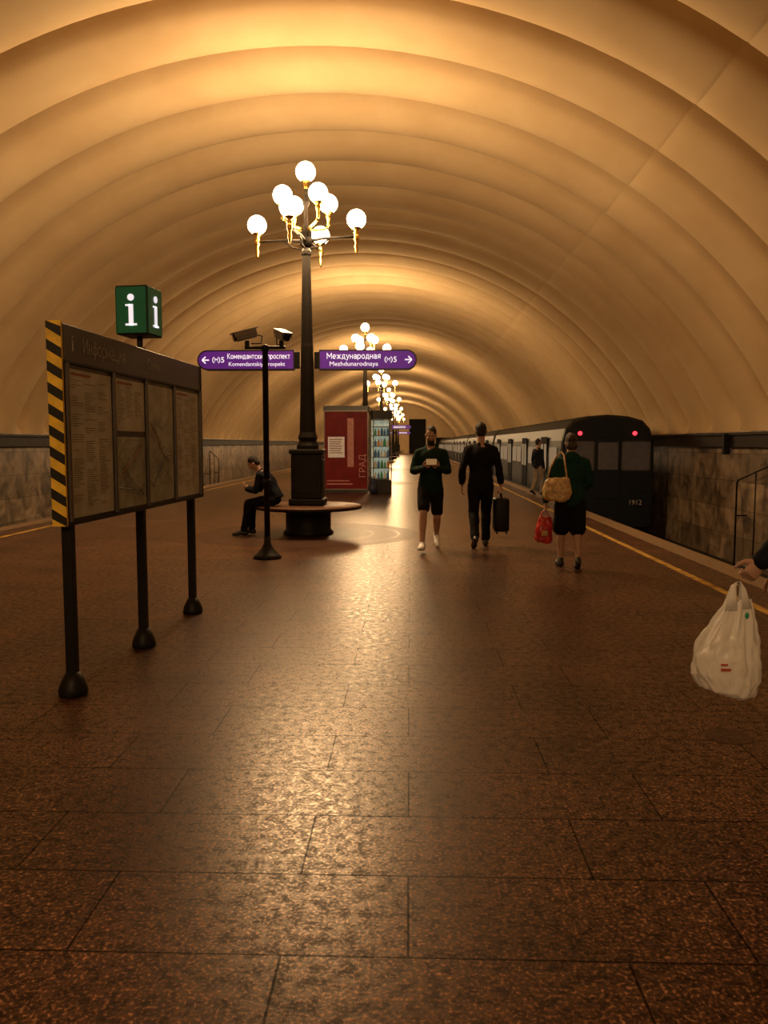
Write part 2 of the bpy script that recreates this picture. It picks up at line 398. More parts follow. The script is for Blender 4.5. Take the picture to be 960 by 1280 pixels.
# ---------------------------------------------------------------- lamps
LY=[13.75+17.9*i for i in range(7)]
ords=['','second lamp post, rising behind the red kiosk','third lamp post down the platform','fourth lamp post, far down the platform','fifth lamp post, far down the platform','sixth lamp post, far down the platform','most distant lamp post by the far wall']
ords[0]='nearest tall black lamp post rising from the round bench, nine glowing globes'
def make_lamp():
    t=thing('lamp_post',ords[0],'lamp post',(CX,LY[0],0),0,'globe lamp posts along the platform')
    bm=NB()
    box(bm,-.30,.30,-.30,.30,.51,.62,.02);box(bm,-.26,.26,-.26,.26,.62,1.38,.02);box(bm,-.29,.29,-.29,.29,1.38,1.46,.02)
    box(bm,-.2,.2,-.27,-.255,.72,1.28,.005);box(bm,.255,.27,-.2,.2,.72,1.28,.005)
    obj('pedestal',bm,m_iron,t)
    bm=NB();lathe(bm,[(.19,1.46),(.19,1.52),(.15,1.6),(.17,1.66),(.14,1.75),(.12,2.4),(.105,3.2),(.10,3.25),(.085,4.0),(.07,4.7),(.085,4.73),(.085,4.78),(.05,4.84),(.045,5.0)],seg=12)
    obj('column',bm,m_iron2,t)
    bm=NB();lathe(bm,[(.05,4.84),(.10,4.88),(.11,4.95),(.08,5.02),(.1,5.08),(.07,5.15),(.035,5.25),(.03,5.5),(.06,5.55),(.06,5.6),(.03,5.65),(.03,5.85)],seg=14)
    obj('centre_stem',bm,m_iron2,t,True)
    def holder(x,y,z,r,par):
        bm=NB();lathe(bm,[(.015,z-.40),(.03,z-.36),(.022,z-.32),(.035,z-.26),(.05,z-.22),(.03,z-.19),(.08,z-.155),(.086,z-.11)],(x,y,0),12)
        obj('gilded_cup',bm,m_gold,par,True)
        bm=NB();sphere(bm,(x,y,z),r);obj('globe',bm,m_globe,par,True)
    a0=math.radians(-10)
    for i in range(4):
        a=a0+i*PI/2;c,s=math.cos(a),math.sin(a)
        bm=NB();tube(bm,[(c*.06,s*.06,4.95),(c*.3,s*.3,4.98),(c*.6,s*.6,4.98),(c*.87,s*.87,4.98)],[.028,.022,.02,.022],8)
        tube(bm,[(c*.08,s*.08,4.82),(c*.25,s*.25,4.86),(c*.4,s*.4,4.97)],.014,6)
        ar=obj('lower_arm',bm,m_iron2,t,True)
        bm=NB();lathe(bm,[(.004,4.70),(.02,4.74),(.035,4.82),(.02,4.89),(.045,4.93),(.045,5.0),(.02,5.02)],(c*.87,s*.87,0),12);obj('gilded_finial',bm,m_gold,ar,True)
        holder(c*.87,s*.87,5.26,.162,ar)
    for i in range(4):
        a=a0+PI/4+i*PI/2;c,s=math.cos(a),math.sin(a)
        bm=NB();tube(bm,[(c*.03,s*.03,5.13),(c*.2,s*.2,5.16),(c*.38,s*.38,5.20),(c*.43,s*.43,5.28)],[.024,.02,.018,.018],8)
        ar=obj('upper_arm',bm,m_gold,t,True);holder(c*.43,s*.43,5.63,.162,ar)
    holder(0,0,6.08,.168,t)
    return t
l0=make_lamp();lamps=[l0]
for i in range(1,7):lamps.append(copy_tree(l0,None,(CX,LY[i],0),ords[i]))
for i,y in enumerate([-4.15]+LY):
    ld=bpy.data.lights.new('lamp_light','POINT');ld.energy=1350 if i else 720;ld.color=(1,.64,.31);ld.shadow_soft_size=.8
    lo=bpy.data.objects.new('lamp_light',ld);C.objects.link(lo);lo.location=(CX,y,5.05)
# benches
bl=['round bench with dark wooden seat around the nearest lamp post','round bench around the second lamp post behind the kiosk','round bench at the third lamp post','round bench at the fourth lamp post','round bench at the fifth lamp post','round bench at the sixth lamp post','round bench at the most distant lamp post']
def make_bench():
    t=thing('round_bench',bl[0],'bench',(CX,LY[0],0),0,'round benches at the lamp posts')
    bm=NB();lathe(bm,[(.42,0),(.44,.03),(.39,.08),(.39,.36),(.46,.42)],seg=32);obj('base',bm,m_iron,t,True)
    bm=NB();lathe(bm,[(.5,.42),(.86,.455),(.91,.465),(.925,.485),(.91,.50),(.3,.505)],seg=48);obj('seat',bm,m_wood,t,True)
    bm=NB();lathe(bm,[(.86,.435),(.915,.445),(.93,.465),(.90,.467),(.86,.455)],seg=48);obj('rim',bm,m_iron,t,True)
    return t
b0=make_bench()
for i in range(1,7):copy_tree(b0,None,(CX,LY[i],0),bl[i])
for i in range(3):
    bm=NB();n=72
    for r0,r1 in((0,1.1),(1.14,1.55),(1.59,1.9)):
        for k in range(n):
            a,b=2*PI*k/n,2*PI*(k+1)/n
            q=[(r0,a),(r0,b),(r1,b),(r1,a)] if r0 else [(0,a),(r1,a),(r1,b)]
            vs=[bm.verts.new((CX+r*math.cos(t_),LY[i]+r*math.sin(t_),.002)) for r,t_ in q]
            bm.faces.new(vs)
    bmesh.ops.remove_doubles(bm,verts=bm.verts[:],dist=.0005)
    struct(obj('floor_ring',bm,m_ring))
# direction signs
def sign(y,side,label,full):
    t=thing('direction_sign',label,'sign',(CX,y,2.97),0,None)
    s=side
    x0,x1=(.21,1.87) if s>0 else (-1.87,-.21)
    def capsule(x0,x1,h,y0,y1,outer,name,m):
        bm=NB();n=8
        if outer>0:
            pts=[(x0,-h),(x1-h,-h)]+[(x1-h+h*math.sin(PI*i/n),-h*math.cos(PI*i/n)) for i in range(1,n)]+[(x1-h,h),(x0,h)]
        else:
            pts=[(x1,h),(x0+h,h)]+[(x0+h-h*math.sin(PI*i/n),h*math.cos(PI*i/n)) for i in range(1,n)]+[(x0+h,-h),(x1,-h)]
        f=[bm.verts.new((a,y0,b)) for a,b in pts];g=[bm.verts.new((a,y1,b)) for a,b in pts]
        bm.faces.new(f);bm.faces.new(g[::-1])
        for i in range(len(pts)):
            j=(i+1)%len(pts);bm.faces.new((f[i],g[i],g[j],f[j]))
        return obj(name,bm,m,t)
    capsule(x0,x1,.17,-.07,.07,s,'housing',m_signend)
    if s>0:capsule(x0+.02,x1-.025,.145,-.078,.078,s,'lit_panel',m_purple)
    else:capsule(x0+.025,x1-.02,.145,-.078,.078,s,'lit_panel',m_purple)
    bm=NB();a,b=sorted((s*.125,s*.22));box(bm,a,b,-.05,.05,-.14,.14,.01);obj('mounting_bracket',bm,m_iron,t)
    if full:
        if s<0:
            cyr('Комендантский проспект',.082,m_white,t,(-.815,-.081,.058),FR,width=1.06);text('Komendantskiy prospekt',.095,m_white,t,(-.85,-.081,-.070),FR,width=.96)
            ix=-1.51
        else:
            cyr('Международная',.092,m_white,t,(.80,-.081,.058),FR,width=.90);text('Mezhdunarodnaya',.105,m_white,t,(.80,-.081,-.070),FR,width=.82)
            ix=1.42
        bm=NB()
        n=8;r=.068
        for mid in(0,PI):
            for i in range(n):
                a=mid-.95+1.9*i/n;a2=mid-.95+1.9*(i+1)/n
                q=[bm.verts.new((ix-.03+rr*math.cos(t_),-.083,rr*math.sin(t_))) for rr,t_ in((r,a),(r,a2),(r*.82,a2),(r*.82,a))];bm.faces.new(q)
        obj('line_badge',bm,m_white,t)
        text('M',.085,m_white,t,(ix-.03,-.081,0),FR)
        text('5',.13,m_white,t,(ix+.08,-.081,0),FR,bold=.001)
        ax=s*1.72;bm=NB()
        box(bm,ax-.055,ax+.055,-.086,-.079,-.010,.010)
        for q in(-1,1):
            mt=Matrix.Translation((ax+s*.06,-.0825,0))@Matrix.Rotation(-q*s*PI/4,4,'Y')
            a,b=sorted((0,-s*.08));box(bm,a,b,-.004,.003,-.010,.010,mat=mt)
        obj('arrow',bm,m_white,t)
    else:
        bm=NB();a,b=sorted((s*.4,s*1.4));box(bm,a,b,-.082,-.079,.02,.06);box(bm,a,b,-.082,-.079,-.08,-.045);obj('lettering',bm,m_white,t)
    return t
sign(LY[0],-1,'purple sign with a left arrow, on the left of the nearest lamp post','f')
sign(LY[0],1,'purple sign with a right arrow, on the right of the nearest lamp post','f')
for y,l in((LY[3],'fourth'),(LY[5],'sixth')):
    sign(y,-1,'small distant purple sign left of the %s lamp post'%l,0);sign(y,1,'small distant purple sign right of the %s lamp post'%l,0)

# ---------------------------------------------------------------- information board
t=thing('information_board','long dark information board on three black posts, striped yellow and black end','notice board',(-2.085,4.70,0),math.radians(-2.2))
W=2.70;ZT=2.26;ZH=2.04
def bx(name,args,m,par=t,bev=0):
    bm=NB();box(bm,*args,bev);return obj(name,bm,m,par)
bx('board_body',(-.035,.04,.01,W,1.07,ZH),m_hdr)
bx('header',(-.04,.05,.0,W+.01,ZH,ZT),m_hdr,bev=.006)
bm=NB()
for z0,z1 in((1.06,1.085),(ZH-.01,ZH+.005)):box(bm,.04,.057,0,W,z0,z1)
box(bm,-.04,.055,W-.01,W+.02,1.06,ZT)
obj('frame',bm,m_iron,t)
sb=bx('striped_end',(-.042,.048,-.02,-.002,1.06,ZT+.01),m_yellow)
bm=NB()
zz=1.05
while zz<ZT-.02:
    p=[(-.042,zz+.115),(-.042,zz+.055),(.048,zz-.0),(.048,zz+.06)]
    p=[(a,min(ZT+.01,max(1.06,b))) for a,b in p]
    f=[bm.verts.new((a,-.023,b)) for a,b in p];g=[bm.verts.new((a,-.0201,b)) for a,b in p]
    bm.faces.new(f);bm.faces.new(g[::-1])
    for i in range(4):bm.faces.new((f[i],g[i],g[(i+1)%4],f[(i+1)%4]))
    zz+=.125
obj('black_stripes',bm,m_blk,sb)
for y in(.09,1.28,2.50):
    bm=NB();box(bm,-.031,.031,y-.031,y+.031,.1,1.07,.006)
    p=obj('post',bm,m_iron,t)
    bm=NB();lathe(bm,[(.085,0),(.09,.02),(.085,.05),(.07,.09),(.045,.14)],(0,y,0),16);obj('foot',bm,m_iron,p,True)
text('i',.14,m_hdrt,t,(.052,.12,2.15),RT,bold=.001)
cyr('Информация',.085,m_hdrt,t,(.052,.27,2.15),RT,'LEFT',th=.12)
cyr('Схема',.07,m_hdrt,t,(.052,1.36,2.15),RT,'LEFT',th=.11)
def sheet(y0,y1,z0,z1,mat,kind):
    p=bx('poster',(.041,.047,y0,y1,z0,z1),mat)
    bm=NB();rnd=random.Random(int(y0*100+z0*10))
    if kind=='text':
        nn=3
        for c in range(nn):
            z=z1-.05-rnd.uniform(0,.03)
            ya=y0+.025+(y1-y0-.05)*c/nn;w_=(y1-y0-.05)/nn
            while z>z0+.05:
                box(bm,.0475,.0479,ya,ya+w_*rnd.uniform(.3,.88),z,z+.004);z-=.014
                if rnd.random()<.12:z-=.04
        bmr=NB();box(bmr,.0475,.0482,y0+.03,y0+.3,z1-.035,z1-.02);obj('red_heading',bmr,m_inkred,p)
    else:
        for _ in range(7):
            a=V((.0478,y0+.03,rnd.uniform(z0+.05,z1-.05)));pts=[a];sl=rnd.uniform(-.04,.04)
            while pts[-1].y<y1-.09:
                if rnd.random()<.3:sl=rnd.uniform(-.05,.05)
                q=pts[-1]+V((0,.05,sl));q.z=min(z1-.02,max(z0+.02,q.z));pts.append(q)
            tube(bm,pts,.0013,4)
        for _ in range(30):
            a=rnd.uniform(y0+.05,y1-.07);b=rnd.uniform(z0+.05,z1-.05);box(bm,.0475,.0479,a,a+rnd.uniform(.01,.04),b,b+.005)
        for mm,nm in((m_inkblue,'blue_line'),(m_inkred,'red_line')):
            b2=NB();a=V((.0482,y0+.03,rnd.uniform(z0+.1,z1-.1)));pts=[a];sl=rnd.uniform(-.04,.04)
            while pts[-1].y<y1-.09:
                if rnd.random()<.3:sl=rnd.uniform(-.05,.05)
                q=pts[-1]+V((0,.05,sl));q.z=min(z1-.02,max(z0+.02,q.z));pts.append(q)
            tube(b2,pts,.003,4);obj(nm,b2,mm,p)
    obj('print',bm,m_ink,p)
sheet(.06,.68,1.10,2.0,m_paper,'text')
sheet(.75,1.28,1.64,2.0,m_paper,'text')
sheet(.75,1.28,1.10,1.60,m_paper2,'map')
sheet(1.36,1.92,1.10,2.0,m_paper2,'map')
sheet(2.0,2.62,1.10,2.0,m_paper,'text')
for y in(.033,.715,1.32,1.96,2.655):
    bm=NB();box(bm,.041,.061,y-.014,y+.014,1.085,ZH-.01);obj('panel_divider',bm,m_alu,t)
# green i cube
t=thing('information_cube','green lit box with a white letter i, on a short pole above the board','sign',(-2.05,6.1,2.262),math.radians(-7))
bm=NB();cyl(bm,(0,0,0),(0,0,.14),.022);lathe(bm,[(.045,0),(.045,.015)],seg=12);obj('pole',bm,m_iron,t)
bm=NB();box(bm,-.125,.125,-.125,.125,.10,.46,.008);cb=obj('cube_housing',bm,m_iron,t)
for a in((-.115,.115,-.131,-.123),(-.115,.115,.123,.131),(.123,.131,-.115,.115),(-.131,-.123,-.115,.115)):
    bm=NB();box(bm,*a,.112,.448);obj('green_face',bm,m_green,t)
def letter_i(par,loc,rot):
    bm=NB()
    box(bm,-.017,.017,-.004,.004,.0,.155);box(bm,-.042,.0,-.004,.004,.142,.155);box(bm,-.044,.044,-.004,.004,0,.014)
    bmesh.ops.create_cone(bm,cap_ends=True,segments=20,radius1=.025,radius2=.025,depth=.008,matrix=Matrix.Translation((0,0,.205))@Matrix.Rotation(PI/2,4,'X'))
    o=obj('letter_i',bm,m_white,par);o.location=loc;o.rotation_euler=rot
letter_i(t,(0,-.134,.165),(0,0,0));letter_i(t,(.134,0,.165),(0,0,PI/2))

# ---------------------------------------------------------------- CCTV pole
t=thing('camera_pole','slim dark pole carrying two surveillance cameras, in front of the bench','camera pole',(-1.93,10.75,0))
bm=NB();lathe(bm,[(.19,0),(.19,.03),(.15,.06),(.08,.14),(.05,.2),(.045,.3)],seg=20);obj('base',bm,m_iron,t,True)
bm=NB();lathe(bm,[(.04,.2),(.04,2.78),(.05,2.79),(.05,2.85),(.02,2.87)],seg=12);lathe(bm,[(.05,1.0),(.052,1.04),(.05,1.08)],seg=12);obj('pole',bm,m_iron,t,True)
bm=NB();tube(bm,[(-.27,0,2.83),(.27,0,2.83)],.022,8);cyl(bm,(-.24,0,2.83),(-.24,0,2.92),.03);cyl(bm,(.22,0,2.83),(.22,0,2.92),.03);obj('cross_arm',bm,m_iron,t)
def cctv(loc,rz,par,tilt):
    bm=NB();box(bm,-.06,.06,-.16,.13,-.052,.052,.02)
    o=obj('surveillance_camera',bm,m_grey,par);o.location=loc;o.rotation_euler=(math.radians(tilt),0,rz)
    bm=NB();box(bm,-.075,.075,-.18,.18,.056,.07,.004);box(bm,-.075,-.067,-.15,.15,.0,.06);box(bm,.067,.075,-.15,.15,.0,.06);obj('sun_shield',bm,m_grey,o)
    bm=NB();cyl(bm,(0,.13,0),(0,.165,0),.045);obj('lens',bm,m_dgl,o)
    bm=NB();tube(bm,[(0,-.15,-.02),(0,-.22,-.06),(0,-.18,-.15),(0,-.05,-.12)],.009,6);obj('cable',bm,m_blk,o)
cctv((-.26,-.02,2.985),math.radians(112),t,-16);cctv((.24,-.02,2.98),math.radians(-150),t,-16)

# ---------------------------------------------------------------- kiosks
def kiosk(y0,y1,label,full):
    t=thing('kiosk',label,'kiosk',(-2.03,y0,0),0,None);L=y1-y0
    bm=NB();box(bm,-.71,.71,.02,L,0,.12);box(bm,-.71,-.66,.02,L,.12,2.6);box(bm,-.71,.71,.03,.08,.12,2.6);box(bm,-.71,.71,L-.06,L,.12,2.6);obj('body',bm,m_hdr,t)
    bm=NB();box(bm,-.73,.73,-.02,L+.03,2.6,2.76,.01);obj('roof',bm,m_hdr,t)
    n=4
    bm=NB()
    for i in range(n+1):
        yy=.03+(L-.06)*i/n;box(bm,.66,.71,yy-.03 if i else .02,yy+.03,.12,2.6)
    box(bm,.05,.71,.05,L-.05,.45,.52);obj('window_frame',bm,m_kframe,t)
    for i in range(n):
        ya=.06+(L-.06)*i/n;bm=NB();box(bm,.685,.692,ya,ya+(L-.06)/n-.06,.52,2.58);obj('pane',bm,m_dgl,t)
    bm=NB();box(bm,.66,.71,.06,L-.03,.13,.46);obj('counter_panel',bm,m_red,t)
    if full:
        bm=NB();box(bm,-.68,.68,-.012,.028,.12,2.58,.004);p=obj('red_poster',bm,m_red,t)
        bm=NB()
        for a in((-.71,-.68,.0,2.62),(.68,.71,.0,2.62)):box(bm,a[0],a[1],-.03,.03,a[2],a[3])
        box(bm,-.71,.71,-.03,.03,2.58,2.62);box(bm,-.71,.71,-.03,.03,.08,.12);obj('poster_frame',bm,m_kframe,t)
        bm=NB();box(bm,-.58,-.05,-.022,-.013,1.12,1.78);s=obj('white_notice',bm,m_wpaper,t)
        bm=NB()
        for i in range(7):box(bm,-.53,-.12-.03*(i%3),-.0245,-.0225,1.68-.07*i,1.705-.07*i)
        obj('notice_print',bm,m_inkred,s)
        text('1',2.3,m_redd,t,(.14,-.0165,1.5),FR,bold=-.012);text('ГРАД',.28,m_redd,t,(.53,-.018,.85),(PI/2,-PI/2,0))
        bm=NB();box(bm,-.62,.2,-.02,-.013,.25,.29);box(bm,-.62,.1,-.02,-.013,.36,.39);obj('poster_small_print',bm,m_redd,t)
    return t
kiosk(25.6,30.2,'kiosk with a large red poster on its front, beyond the bench',1)
kiosk(35.6,41.0,'second kiosk, dark, standing behind the red poster kiosk',0)
cx0,cy0,rz0=-.90,25.45,math.radians(10)
t=thing('display_case','tall lit glass display case of bottles standing right of the red poster','display case',(cx0,cy0,0),rz0)
bm=NB();box(bm,-.30,.30,-.25,.30,0,.42,.01);obj('plinth',bm,m_hdr,t)
bm=NB();box(bm,-.28,.28,.26,.29,.42,2.3);obj('back_panel',bm,m_kback,t)
bm=NB()
for a in(-.30,.27):
    for b in(-.25,.27):box(bm,a,a+.03,b,b+.03,.42,2.35)
obj('corner_frame',bm,m_kframe,t)
bm=NB();box(bm,-.31,.31,-.26,.31,2.33,2.6,.01);obj('top_box',bm,m_hdr,t)
SZ=(.46,.80,1.14,1.48,1.82,2.10)
for z in SZ:
    bm=NB();box(bm,-.275,.275,-.22,.26,z-.02,z);obj('shelf',bm,m_kframe,t)
cols=[(M('green_goods',(.05,.4,.15),.4),'green'),(M('white_goods',(.75,.75,.7),.4),'white'),(M('orange_goods',(.75,.3,.05),.4),'orange'),(M('blue_goods',(.06,.2,.5),.4),'blue')]
pb=[]
for m,cn in cols:
    bm=NB();lathe(bm,[(.035,0),(.038,.02),(.038,.13),(.015,.17),(.015,.2),(.017,.205)],seg=10);o=obj('bottle',bm,m,None,True);pb.append((o,cn))
rnd=random.Random(3);fb=set()
rm=Matrix.Translation((cx0,cy0,0))@Matrix.Rotation(rz0,4,'Z')
for z in SZ[:-1]:
    for xi in range(5):
        k=rnd.randrange(4);o,cn=pb[k]
        if k in fb:
            o=o.copy();C.objects.link(o)
        fb.add(k);q=rm@V((-.2+.1*xi,-.1+rnd.uniform(-.03,.05),z+.001));o.location=q
        s=rnd.uniform(.95,1.2);o.scale=(s,s,s)
        tag(o,'%s bottle on a shelf of the tall lit glass display case'%cn,'bottle','%s bottles in the display case'%cn)

bm=NB();blob(bm,(0,0,.17),(.15,.16,.17),sub=3);blob(bm,(0,.03,.35),(.11,.11,.12),sub=3);tube(bm,[(-.06,0,.42),(-.04,0,.52),(.04,0,.52),(.06,0,.42)],.015,8,True)
t=remeshed('travel_bag',bm,.015,m_bluebag,None,2,.015);t.location=(-1.14,24.9,.005);tag(t,'dark blue bag on the floor in front of the display case','bag')
bm=NB();lathe(bm,[(.12,.0004),(.12,.002)],seg=32);o=obj('floor_disc',bm,m_ring);o.location=(1.70,4.2,0);tag(o,'small dark round floor hatch below the white plastic bag','disc')  # thin dark round patch lying flat on the floor

# ---------------------------------------------------------------- train
def car_profile():
    hw=1.36
    p=[(-hw+.12,-.95),(-hw+.03,-.9),(-hw,-.3),(-hw,1.2),(-hw+.03,1.65),(-hw+.12,2.0),(-hw+.34,2.24),(-hw+.75,2.36),(0,2.41)]
    return p+[(-a,b) for a,b in p[-2::-1]]
CLs=['rear metro car with two red tail lights, nearest on the right track','second metro car from the rear, dark blue at the platform edge','third metro car from the rear of the train','fourth metro car from the rear of the train','front metro car, most distant on the right track']
LC=19.0;TX=5.78
def car(i,y):
    t=thing('metro_car',CLs[i],'train car',(TX,y,0),0,'cars of the metro train')
    bm=NB();P=car_profile();rows=[]
    for yy,s in((0,.955),(.05,.985),(.18,1),(LC-.18,1),(LC-.05,.985),(LC,.955)):
        rows.append([bm.verts.new((a*s,yy,(b-.7)*s+.7)) for a,b in P])
    n=len(P)
    for p,q in zip(rows,rows[1:]):
        for k in range(n):
            f=bm.faces.new((p[k],p[(k+1)%n],q[(k+1)%n],q[k]))
            if 5<=k<=10:f.material_index=1
    bm.faces.new(rows[0][::-1]);bm.faces.new(rows[-1])
    obj('car_body',bm,[m_train,m_trroof],t)
    for sx in(-1,1):
        x=sx*1.362
        for d in(2.9,7.4,11.9,16.4):
            for h in(-.62,0):
                bm=NB();a,b=sorted((x,x+sx*.02));box(bm,a,b,d+h+.01,d+h+.61,-.02,1.78,.006)
                dd=obj('door_leaf',bm,m_door,t)
                bm=NB();a,b=sorted((x+sx*.018,x+sx*.03));box(bm,a,b,d+h+.12,d+h+.50,.75,1.55,.004);obj('door_window',bm,m_trwin,dd)
        for w0,w1 in((.75,1.85),(3.95,5.0),(5.3,6.35),(8.45,9.5),(9.8,10.85),(12.95,14.0),(14.3,15.35),(17.45,18.35)):
            bm=NB();a,b=sorted((x-sx*.01,x+sx*.012));box(bm,a,b,w0,w1,.85,1.45,.03);obj('window_pane',bm,m_trwin,t)
        bm=NB();a,b=sorted((x,x+sx*.01));box(bm,a,b,.3,LC-.3,-.12,-.06);obj('side_strip',bm,m_alu,t)
    for yb in(3.2,LC-3.2):
        bm=NB()
        for yy in(-1,1):
            cyl(bm,(-.85,yb+yy,-.77),(.85,yb+yy,-.77),.06,10)
            for sx in(-.76,.76):cyl(bm,(sx-.06,yb+yy,-.73),(sx+.06,yb+yy,-.73),.39,20)
        box(bm,-.95,-.85,yb-1.4,yb+1.4,-.85,-.65);box(bm,.85,.95,yb-1.4,yb+1.4,-.85,-.65)
        obj('bogie',bm,m_rub,t)
    bm=NB();box(bm,-.12,.12,-.3,0,-.85,-.6,.02);cyl(bm,(0,-.3,-.72),(0,-.34,-.72),.13,12);obj('coupler',bm,m_rub,t)
    if i==0:
        bm=NB();box(bm,-.36,.36,-.03,.0,-.05,1.72,.01);ed=obj('end_door',bm,m_train,t)
        bm=NB();box(bm,-.29,.29,-.04,-.03,.8,1.6,.01);obj('end_door_window',bm,m_trwin2,ed)
        for a,b in((-1.2,-.42),(.42,1.2)):
            bm=NB();box(bm,a,b,-.02,.0,.8,1.6,.01);cw=obj('cab_window',bm,m_trwin2,t)
            bm=NB()
            box(bm,a-.03,b+.03,-.026,.0,.77,.8);box(bm,a-.03,b+.03,-.026,.0,1.6,1.63);box(bm,a-.03,a,-.026,0,.77,1.63);box(bm,b,b+.03,-.026,0,.77,1.63);obj('window_trim',bm,m_alu,cw)
        for x in(-.82,.76):
            bm=NB();cyl(bm,(x,-.05,1.86),(x,.02,1.86),.06,16);obj('tail_light',bm,m_tail,t)
        for x in(-1.0,1.0):
            bm=NB();cyl(bm,(x,-.035,.22),(x,.02,.22),.09,18);h=obj('headlight',bm,m_train,t)
            bm=NB();cyl(bm,(x,-.045,.22),(x,-.035,.22),.07,18);obj('headlight_lens',bm,m_dgl,h)
        text('1912',.2,m_hdrt,t,(.82,-.012,-.16),FR)
    return t
yc=23.6
for i in range(5):car(i,yc+i*(LC+.7))

# ---------------------------------------------------------------- people
def pose_std():
    p=dict(pel=V((0,0,.93)),chest=V((0,.0,1.26)),neck=V((0,-.01,1.48)),head=V((0,.015,1.685)),hp=0,hy=0,u0=-.3)
    for n,s in(('R',1),('L',-1)):
        p[n]=dict(sh=V((s*.18,-.01,1.42)),el=V((s*.235,-.03,1.14)),wr=V((s*.245,.04,.88)),hd=V((0,.15,-1)),hn=V((-s,0,0)),ht=V((0,1,.1)),curl=.45,
                  hip=V((s*.09,0,.91)),kn=V((s*.095,.02,.50)),an=V((s*.095,-.02,.09)),toe=V((s*.1,1,0)))
    return p
def upd(p,side,**k):
    for a,b in k.items():p[side][a]=V(b) if hasattr(b,'__len__') else b
def hand(bm,w,d,n,t,curl):
    d=d.normalized();n=(n-d*n.dot(d)).normalized();t=(t-d*t.dot(d)-n*t.dot(n)).normalized()
    loft(bm,[(w-d*.01,t*.026,n*.02),(w+d*.02,t*.032,n*.019),(w+d*.055,t*.041,n*.017),(w+d*.09,t*.039,n*.013)],12)
    for i in range(4):
        b=w+d*.082+t*(.030-.0203*i);L=(.072,.081,.075,.059)[i]*1.05;a=curl*.55;pts=[b]
        for f in(.45,.31,.24):
            a2=a+.06*i*curl;pts.append(pts[-1]+(d*math.cos(a2)+n*math.sin(a2))*L*f);a+=curl*.95
        tube(bm,pts,[.0092,.0088,.0082,.007],8,True)
    b=w+d*.022+t*.026
    p1=b+(d*.55+t*.75+n*.2)*.04;p2=p1+(d*.85+t*.25+n*.35*curl).normalized()*.034;p3=p2+(d*.8-t*.1*curl+n*.5*curl).normalized()*.027
    tube(bm,[b,p1,p2,p3],[.015,.0125,.0105,.0085],8,True)
def spine(p,u):
    P,Cc,N=p['pel'],p['chest'],p['neck']
    def f(u):
        if u<.6:
            k=u/.6;return P.lerp(Cc,k)
        return Cc.lerp(N,(u-.6)/.4)
    return (f(u-.08)+f(u)*2+f(u+.08))/4
def torso(bm,p,u0,u1,inf,w=1):
    u0=max(u0,p['u0'])
    T=[(-.2,.11,.09),(-.1,.15,.11),(0,.165,.118),(.18,.157,.112),(.38,.142,.102),(.6,.163,.117),(.8,.176,.115),(.92,.15,.095),(1.0,.075,.07)]
    def g(u):
        if u<=T[0][0]:return T[0][1:]
        for a,b in zip(T,T[1:]):
            if u<=b[0]:
                k=(u-a[0])/(b[0]-a[0]);return a[1]+(b[1]-a[1])*k,a[2]+(b[2]-a[2])*k
        return T[-1][1:]
    n=14;rings=[]
    for i in range(n+1):
        u=u0+(u1-u0)*i/n;c=spine(p,u);tn=(spine(p,u+.03)-spine(p,u-.03)).normalized();fr=tn.cross(X_).normalized()*-1
        rx,ry=g(u);rings.append((c,X_*(rx*w+inf),fr*(ry+inf)))
    loft(bm,rings,20)
def arm(bm,q,inf,f0=0,f1=1,cuff=0):
    sh,el,wr=q['sh'],q['el'],q['wr']
    tube(bm,[sh,sh.lerp(el,.5),el],[.052+inf,.047+inf,.041+inf],12,True)
    e=el.lerp(wr,f1);m=el.lerp(wr,f1*.4)
    tube(bm,[el,m,e],[.041+inf,.041+inf,.041-(.041-.027)*f1+inf+cuff],12,True)
def leg(bm,q,inf,f1=1,flare=0):
    hp,kn,an=q['hip'],q['kn'],q['an']
    if f1<=1:
        e=hp.lerp(kn,f1);tube(bm,[hp,hp.lerp(kn,f1*.5),e],[.088+inf,.078+inf+flare*.5,.086-.03*f1+inf+flare],14,True)
    else:
        tube(bm,[hp,hp.lerp(kn,.5),kn],[.088+inf,.075+inf,.057+inf],14,True)
        g=f1-1;bk=V((0,-.015,0))
        pts=[kn,kn.lerp(an,.3*g)+bk*.8,kn.lerp(an,.65*g),kn.lerp(an,g)]
        tube(bm,pts,[.055+inf,.057+inf,.044+inf+flare*.5,.055-.02*g+inf+flare],14,True)
def foot(bm,q,inf):
    an=q['an'];tv=q['toe'].normalized();sd=tv.cross(Z_).normalized();uf=sd.cross(tv).normalized()
    h=an-tv*.04-uf*.04;m=an+tv*.05-uf*.03;b=an+tv*.13-uf*.055;t=an+tv*.175-uf*.062
    tube(bm,[an+uf*.02,h],[.037+inf,.036+inf],12,True);tube(bm,[h,m,b,t],[.036+inf,.037+inf,.034+inf,.026+inf],12,True)
    blob(bm,b+sd*.015,.03+inf);blob(bm,b-sd*.012,.03+inf)
    return an,uf
